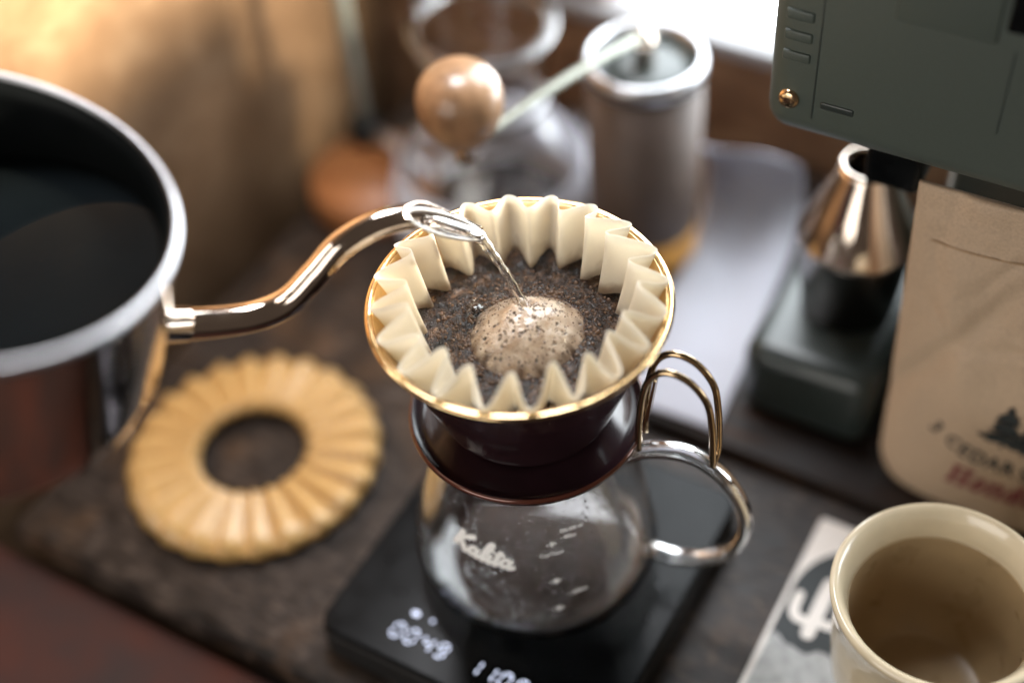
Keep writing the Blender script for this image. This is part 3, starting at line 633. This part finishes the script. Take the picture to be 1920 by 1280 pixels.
v, f = lathe([(0.0002, -0.006), (0.0045, -0.005), (0.0045, 0.004), (0.003, 0.008), (0.003, 0.011)], 24); o = mesh('knob_screw', v, f, M['steel'], arm); o.location = ce
kp = [(0.0002, 0.006), (0.0085, 0.0065), (0.0125, 0.010), (0.0175, 0.018), (0.0200, 0.027), (0.0190, 0.036), (0.0145, 0.043), (0.0075, 0.0465), (0.0002, 0.0475)]
v, f = lathe([(max(0.0002, float(a)), float(b)) for a, b in spline(kp, 4)], 48); o = mesh('knob', v, f, M['walnut'], hg); o.location = ce; o['label'] = 'round brown wooden crank knob'

# ------------------------------------------------------------ glass server behind the grinder
sv_ = empty('glass_server', (-0.0055, 0.2560, 0.0005), 0, 'clear glass server with wide open mouth behind the wooden crank knob', 'glass server')
ps = [(0.0500, 0.0), (0.0585, 0.006), (0.0605, 0.020), (0.0560, 0.045), (0.0420, 0.068), (0.0320, 0.082), (0.0310, 0.092), (0.0345, 0.110), (0.0385, 0.132), (0.0392, 0.135)]
pp = [(float(a), float(b)) for a, b in spline(ps, 4)]; pin = [(r-0.0024, z+(0.003 if z < 0.004 else 0.0004)) for r, z in pp]
sh = [(0.0002, 0.0)] + pp + pin[::-1] + [(0.0002, 0.003)]
v, f = lathe(sh, 96); mesh('vessel', v, f, M['glass'], sv_)
v, f = lathe([(r+0.0003, z) for r, z in pp if z < 0.055], 96); mesh('sheen_band', v, f, paper('sheen_white', (0.78, 0.78, 0.84), 0.6, scale=200, var=0.05), sv_)  # added milky band, paints the window's reflection on the clear glass base
v, f = lathe([(0.0376+0.0034*math.cos(a), 0.1362+0.0026*math.sin(a)) for a in np.linspace(0, 2*PI, 13)[:-1]], 96, closed=True); mesh('thick_lip', v, f, M['glass'], sv_)
v, f = lathe([(0.0318+0.0014*math.cos(a), 0.0870+0.0040*math.sin(a)) for a in np.linspace(0, 2*PI, 13)[:-1]], 96, closed=True); mesh('steel_collar', v, f, M['lip'], sv_)

# ------------------------------------------------------------ rod stand
rs = empty('rod_stand', uv(-0.222, 0.195, 0.0005), YAW, 'grey metal rod stand with round orange wooden base at the back wall', 'stand')
v, f = lathe([(0.0002, 0.0), (0.036, 0.0), (0.038, 0.002), (0.038, 0.016), (0.036, 0.019), (0.0002, 0.0195)], 64)
mesh('base', v, f, pm('orange_wood', (0.27, 0.105, 0.036), 0.4, scale=70, var=0.3, stretch=(0.2, 1, 1)), rs)
v, f = sweep([(-0.020, 0.024, 0.018), (-0.021, 0.025, 0.10), (-0.022, 0.026, 0.24)], 0.0048, 20, up=(0, 1, 0.1)); mesh('rod', v, f, M['greymetal'], rs)
v, f = lathe([(0.0049, 0.020), (0.0090, 0.021), (0.0090, 0.034), (0.0049, 0.035)], 24, closed=True); o = mesh('clamp', v, f, M['steel_in'], rs); o.location = (-0.020, 0.024, 0)
v, f = sweep([(-0.016, 0.023, 0.028), (0.004, 0.018, 0.030), (0.022, 0.012, 0.026), (0.034, 0.008, 0.022)], 0.0042, 16, up=(0, 0.1, 1)); mesh('arm', v, f, M['lip'], rs)

# ------------------------------------------------------------ white paper sheet on the board
verts = []; faces = []; NU, NV = 24, 60
for j in range(NV+1):
    s = j/NV; L = 0.200*s
    if L < 0.112: v0, z0 = 0.108+L, 0.0118
    else:
        q = (L-0.112)/0.088; an = q*2.6; R_ = 0.034; v0 = 0.220+R_*math.sin(an); z0 = 0.0118+R_*(1-math.cos(an))
    for i in range(NU+1):
        t = i/NU; u = -0.012+0.054*t
        z = z0+0.0012*math.sin(u*140+s*5)*min(1, s*3)+0.0009*noise.noise(Vector((u*50, v0*50, 1)))+0.0009
        p = uv(u-0.020*s, v0+0.01*t*s, max(0.0112, z)); verts.append(p)
for j in range(NV):
    for i in range(NU): faces.append((j*(NU+1)+i, j*(NU+1)+i+1, (j+1)*(NU+1)+i+1, (j+1)*(NU+1)+i))
o = mesh('paper_sheet', verts, faces, M['white_paper']); tag(o, 'white paper sheet curling up at the back beside the green grinder', 'paper'); md = o.modifiers.new('thickness', 'SOLIDIFY'); md.thickness = 0.0003

# ------------------------------------------------------------ electric grinder
BD = 0.0107
eg = empty('electric_grinder', uv(0.15, 0.19, BD), YAW, 'olive green electric coffee grinder standing behind the kraft bag', 'grinder')
base = box('base', 0.044, 0.112, 0.128, 0.262, BD, 0.058, M['olive_dark'], eg, bev=0.011, seg=5)
box('column', 0.1125, 0.235, 0.188, 0.262, BD, 0.205, M['olive_dark'], eg, bev=0.008)
head = box('head', 0.0455, 0.290, 0.125, 0.262, 0.1945, 0.345, M['olive'], eg, bev=0.011, seg=6)
def on_head(name, u0, u1, z0, z1, v0, v1, mat, par, bev):
    o = box(name, u0, u1, v0, v1, z0, z1, mat, eg, bev)
    mw = eg.matrix_basis @ o.matrix_basis; o.parent = par; o.matrix_basis = par.matrix_basis.inverted() @ o.matrix_basis
    return o
for z in (0.2325, 0.2420, 0.2515): on_head('grip_ridge', 0.0525, 0.0640, z, z+0.0045, 0.1241, 0.1300, M['olive_cap'], head, 0.0008)
on_head('end_groove', 0.0668, 0.0674, 0.2070, 0.3300, 0.1247, 0.1290, M['olive_dark'], head, 0.0)
on_head('raised_panel', 0.094, 0.132, 0.262, 0.300, 0.1238, 0.1290, M['olive'], head, 0.0012)
on_head('switch', 0.1345, 0.150, 0.270, 0.290, 0.1215, 0.1290, M['black'], head, 0.0012)
on_head('seam', 0.1388, 0.1392, 0.2240, 0.2610, 0.1246, 0.1290, M['olive_dark'], head, 0.0)
on_head('vent_slot', 0.0700, 0.0840, 0.2130, 0.2165, 0.1244, 0.1300, M['olive_dark'], head, 0.0008)
v, f = lathe([(0.0002, 0.0016), (0.0030, 0.0016), (0.0042, 0.0008), (0.0044, -0.002)], 28); v = [(x, -z, y) for x, y, z in v]
o = mesh('brass_screw', v, f, M['brass'], head); o.location = Matrix.Rotation(-YAW, 3, 'Z') @ (uv(0.0570, 0.1245, 0.2140)-uv((0.0455+0.290)/2, (0.125+0.262)/2, 0.1945))
box('chute', 0.0860, 0.110, 0.146, 0.172, 0.164, 0.1942, M['black'], eg, bev=0.003)
cp_c = uv(0.0800, 0.178, 0.0583)
cu_ = empty('catch_cup', cp_c, 0, 'dark steel catch cup with shiny cone lid on the green grinder base', 'cup')
v, f = lathe([(0.0002, 0.0), (0.0215, 0.0), (0.0232, 0.0015), (0.0272, 0.0440), (0.0280, 0.0455), (0.0265, 0.0455), (0.0225, 0.0030), (0.0002, 0.0025)], 72); mesh('vessel', v, f, pm('dark_steel', (0.16, 0.15, 0.14), 0.22, 1.0, scale=100, bump=0.01), cu_)
v, f = lathe([(0.0276, 0.0458), (0.0288, 0.0470), (0.0285, 0.0490), (0.0210, 0.0670), (0.0135, 0.0860), (0.0122, 0.0900), (0.0110, 0.0900), (0.0120, 0.0855), (0.0195, 0.0670), (0.0262, 0.0490)], 72, closed=True); mesh('cone_lid', v, f, M['steel'], cu_)

# ------------------------------------------------------------ kraft bag
bag = empty('coffee_bag', uv(0.178, 0.135, BD), YAW, 'kraft paper coffee bag printed with a black tree and lettering', 'bag')
BH = 0.1745
def bag_front(x, z):
    """x along u from the bag's middle, z height above the board -> local y of the front face (minus = towards the table front)"""
    t = max(0, min(1, z/BH)); hw = bag_hw(z); s = min(1, abs(x)/hw); th = 0.050*(1-t)**0.8+0.003
    y = (0.113+0.1*z-0.135) + th*0.14*s**6
    y += 0.0026*math.exp(-((x+0.042-0.10*(t-0.5))/0.006)**2)*math.sin(PI*t) - 0.0022*math.exp(-((x+0.030+0.05*(t-0.5))/0.010)**2)*math.sin(PI*t)
    y += 0.0018*noise.noise(Vector((x*40, z*30, 2.0)))*(1-s*s) + 0.0009*min(1, max(0.15, (z-0.075)/0.03))*noise.noise(Vector((x*110, z*80, 5.0)))*(1-s*s)
    y += (0.1+0.9*min(1, max(0, (z-0.075)/0.03)))*0.0013*max(0, 1-abs(noise.noise(Vector((x*26+z*9, z*20, 7.0))))*7)*(1-s**4)
    if z < 0.030: y += 0.0035*(1-z/0.030)**2
    if t > 0.86: y += 0.0004*math.sin((t-0.86)*900)*0.4
    return y
def bag_hw(z):
    b = 0.0562+0.0088*(z/BH)
    if z < 0.022: b -= 0.0050*(1-z/0.022)**2
    return b
verts = []; faces = []; NX, NZ = 110, 130
for side in (0, 1):
    for j in range(NZ+1):
        z = BH*j/NZ; hw = bag_hw(z); th = 0.050*(1-z/BH)**0.8+0.003
        for i in range(NX+1):
            x = hw*(2*i/NX-1); yf = bag_front(x, z); s = min(1, abs(x)/hw)
            y = yf if side == 0 else (0.113+0.1*z-0.135)+th-th*0.20*s**6
            verts.append((x, y, z+0.0004))
W1 = NX+1; off = W1*(NZ+1)
for j in range(NZ):
    for i in range(NX):
        a = j*W1+i; faces.append((a, a+1, a+1+W1, a+W1)); faces.append((off+a+1, off+a, off+a+W1, off+a+1+W1))
    faces.append((j*W1, (j+1)*W1, off+(j+1)*W1, off+j*W1)); faces.append((j*W1+NX, off+j*W1+NX, off+(j+1)*W1+NX, (j+1)*W1+NX))
for i in range(NX):
    faces.append((i+1, i, off+i, off+i+1)); a = NZ*W1+i; faces.append((a, a+1, off+a+1, off+a))
mesh('pouch', verts, faces, M['kraft'], bag)
def on_bag(x, z, k=0): return (x, bag_front(x, z)-0.00045-0.00003*k, z+0.0004)
def bagp(u, z): return u-0.178, z-BD
# arched name
for ch, u, z, rot in (('3', 0.1448, 0.0609, -30), ('C', 0.1535, 0.0561, -24), ('E', 0.1594, 0.0535, -19), ('D', 0.1660, 0.0518, -13), ('A', 0.1728, 0.0508, -7), ('R', 0.1800, 0.0504, -2), ('S', 0.1868, 0.0505, 3)):
    vs, fs = txt_mesh(ch, 1.0, 0.025); xs = [p[0] for p in vs]; ys = [p[1] for p in vs]; cx = (min(xs)+max(xs))/2; cy = (min(ys)+max(ys))/2; S = 0.0076/(max(ys)-min(ys)); ca_, sa_ = math.cos(math.radians(rot)), math.sin(math.radians(rot)); bx, bz = bagp(u, z)
    mesh('printed_letter', [on_bag(bx+((p[0]-cx)*ca_-(p[1]-cy)*sa_)*S*0.92, bz+((p[0]-cx)*sa_+(p[1]-cy)*ca_)*S) for p in vs], fs, M['ink'], bag, False)
# bold italic serif word
T, t_ = 0.42, 0.16
def serif(x, y, w=0.62): return [(x-w/2, y, t_), (x+w/2, y, t_)]
LET = {
 'H': (1.75, [[(0.3, 0, T), (0.3, 1.55, T)], [(1.2, 0, T), (1.2, 1.55, T)], [(0.3, 0.78, t_), (1.2, 0.78, t_)], serif(0.3, 0.06, .8), serif(0.3, 1.49, .8), serif(1.2, 0.06, .8), serif(1.2, 1.49, .8)]),
 'o': (1.2, [oval(0.5, 0.52, 0.34, 0.44, 0.34, 0, 360, 14)]),
 'n': (1.35, [[(0.25, 0, T*.9), (0.25, 1.02, T*.9)], [(0.3, 0.75, t_), (0.6, 1.0, 0.25), (0.9, 0.8, T*.9), (0.9, 0.0, T*.9)], serif(0.25, 0.06, .6), serif(0.12, 0.98, .5), serif(0.95, 0.06, .6)]),
 'd': (1.25, [oval(0.45, 0.5, 0.3, 0.42, 0.3, 0, 360, 14), [(0.85, 0.0, T*.9), (0.85, 1.6, T*.9)], serif(0.72, 1.55, .5), serif(0.98, 0.06, .5)]),
 'u': (1.35, [[(0.25, 1.0, T*.9), (0.25, 0.3, T*.9), (0.5, 0.08, 0.25), (0.85, 0.3, t_)], [(0.9, 1.0, T*.9), (0.9, 0.0, T*.9)], serif(0.12, 0.97, .5), serif(0.78, 0.97, .5), serif(1.02, 0.06, .45)]),
 'r': (1.0, [[(0.25, 0, T*.9), (0.25, 1.02, T*.9)], [(0.3, 0.7, t_), (0.55, 1.0, 0.22), (0.78, 0.9, 0.3)], serif(0.25, 0.06, .7), serif(0.12, 0.98, .5)]),
 'a': (1.25, [oval(0.45, 0.48, 0.3, 0.4, 0.3, 0, 360, 14), [(0.85, 1.0, T*.9), (0.85, 0.0, T*.9)], serif(0.98, 0.06, .45)]),
 's': (0.95, [[(0.75, 0.85, 0.2), (0.45, 0.98, 0.2), (0.25, 0.75, 0.3), (0.5, 0.5, 0.36), (0.72, 0.25, 0.3), (0.45, 0.03, 0.2), (0.15, 0.18, 0.2)]]),
}
xc = 0.1545; UN = 0.0061
for ch in 'Honduras':
    w, st = LET[ch]; bx, bz = bagp(xc, 0.0315)
    ribbon(st, lambda x, y, k, bx=bx, bz=bz: on_bag(bx+x*UN, bz+y*UN*1.25, k), 'printed_letter', M['redink'], bag, 0.28); xc += w*UN
def tree_mark(u, z0, h, seed):
    rr = random.Random(seed); verts = []; faces = []
    def quad(p):
        b = len(verts)
        for x, z in p: bx, bz = bagp(x, z); verts.append(on_bag(bx, bz, len(faces) % 40)); 
        faces.append(tuple(range(b, b+len(p))))
    quad([(u-0.0009, z0), (u+0.0008, z0), (u+0.0003, z0+h*0.9), (u-0.0003, z0+h*0.9)])
    nl = 17
    for k in range(nl):
        t = k/(nl-1); z = z0+h*(0.14+0.84*t); w = h*(0.42*(1-t)**0.8+0.02)*rr.uniform(0.72, 1.15)*(0.8 if k < 2 else 1)
        for s in (-1, 1):
            ww = w*rr.uniform(0.7, 1.1); dz = -h*0.045*(1-t)*rr.uniform(0.2, 1.4); th = h*0.05
            quad([(u, z-th*0.6), (u+s*ww*0.5, z+dz*0.5-th*0.7), (u+s*ww, z+dz-th*0.1), (u+s*ww*0.93, z+dz+th*0.35), (u+s*ww*0.55, z+dz*0.5+th*0.55), (u, z+th*0.7)])
            for q in range(3):
                f_ = rr.uniform(0.35, 0.95); x = u+s*ww*f_; zz = z+dz*f_; quad([(x-th*0.5, zz-th*0.7*rr.random()), (x+th*0.5, zz-th*0.4), (x+th*0.3, zz+th*0.7), (x-th*0.5, zz+th*0.5)])
    return mesh('printed_tree', verts, faces, M['ink'], bag, False)
tree_mark(0.1738, 0.0610, 0.0262, 3); tree_mark(0.1830, 0.0605, 0.0180, 5); tree_mark(0.1915, 0.0605, 0.0230, 9)
# tear notch and zip line near the top
ribbon([[(-0.055, 0.0, 0.0007), (0.0, 0.0006, 0.0009), (0.055, 0.0, 0.0007)]], lambda x, y, k: on_bag(x, 0.149+y, k), 'zip_line', pm('kraft_shadow', (0.36, 0.235, 0.13), 0.7, scale=900), bag)

# ------------------------------------------------------------ card with printed cactus
cd = empty('printed_card', uv(0.137, 0.035, 0.0004), YAW, 'white card with black arch and cactus print under the cream mug', 'card')
cdo = uv(0.137, 0.035, 0.0004)
rbox('card_stock', 0.1065, 0.170, -0.022, 0.0907, 0.0004, 0.0009, M['card_white'], cd, 0.002, 0.0001)
def flat(name, pts, z, mat):
    return mesh(name, [(u-0.137, v-0.035, z) for u, v in pts], [tuple(range(len(pts)))], mat, cd, False)
arch = [(0.1685-0.0, 0.0165), (0.1685, 0.045)] + [(0.1385+0.0300*math.cos(a), 0.0470+0.0340*math.sin(a)) for a in np.linspace(0.05, PI-0.05, 24)] + [(0.1085, 0.0165)]
flat('black_arch', arch, 0.00065, M['ink'])
hill = [(0.1090, -0.019), (0.1685, -0.019), (0.1685, 0.020)] + [(0.1685-0.0595*k/16, 0.0185+0.0022*math.sin(k*0.9)+0.001*math.sin(k*2.1)) for k in range(1, 17)]
flat('grey_hill', hill, 0.0008, M['card_grey'])
cact = [[(0.124, 0.0265, 0.0062), (0.1240, 0.046, 0.0068), (0.1240, 0.0560, 0.0060)], [(0.1238, 0.0330, 0.0045), (0.1165, 0.0325, 0.0048), (0.1135, 0.0370, 0.0048), (0.1132, 0.0445, 0.0044)], [(0.1240, 0.0345, 0.0045), (0.1315, 0.0345, 0.0048), (0.1345, 0.0390, 0.0048), (0.1345, 0.0470, 0.0044)]]
ribbon(cact, lambda x, y, k: (x-0.137, y-0.035, 0.00095+0.00003*k), 'cactus_print', M['card_white'], cd)
for k, (u, v, r_) in enumerate(((0.1240, 0.0560, 0.0030), (0.1132, 0.0445, 0.0022), (0.1345, 0.0470, 0.0022), (0.1240, 0.0265, 0.0031))):
    flat('cactus_tip', [(u+r_*math.cos(a), v+r_*math.sin(a)) for a in np.linspace(0, 2*PI, 25)[:-1]], 0.0011+0.00002*k, M['card_white'])

# ------------------------------------------------------------ cream mug
mg = empty('cream_mug', (0.1577, -0.0820, 0.0015), 0, 'cream ceramic mug with thick rounded lip on the printed card', 'mug')
MH = 0.0835
mo = [(0.0285, 0.0), (0.0300, 0.0015), (0.0310, 0.006), (0.0375, 0.022), (0.0405, 0.045), (0.0412, 0.064), (0.0432, 0.0760), (0.0446, 0.0812), (0.0444, 0.0832), (0.0430, 0.0842), (0.0412, 0.0834), (0.0390, 0.0800), (0.0370, 0.0745), (0.0362, 0.0705)]
mm = [(max(0.0002, float(a)), float(b)) for a, b in spline(mo, 5)]
v, f = lathe([(0.0002, 0.0012), (0.0270, 0.0012)] + mm, 128); vs_ = mesh('vessel', v, f, M['cream'], mg)
mi = [(0.0362, 0.0705), (0.0358, 0.0690), (0.0356, 0.060), (0.0352, 0.045), (0.0335, 0.024), (0.0285, 0.0105), (0.0240, 0.0078), (0.0120, 0.0070), (0.0002, 0.0070)]
v, f = lathe([(max(0.0002, float(a)), float(b)) for a, b in spline(mi, 5)], 128); mesh('inner_glaze', v, f, M['glaze_in'], vs_)
hp = spline([(0.0395, 0.062), (0.052, 0.066), (0.063, 0.058), (0.065, 0.042), (0.057, 0.026), (0.0385, 0.022)], 8)
ma = math.radians(-15); v, f = sweep([(math.cos(ma)*float(p[0]), math.sin(ma)*float(p[0]), float(p[1])) for p in hp], 0.0048, 16, up=(0, 1, 0.01)); mesh('handle', v, f, M['cream'], mg)
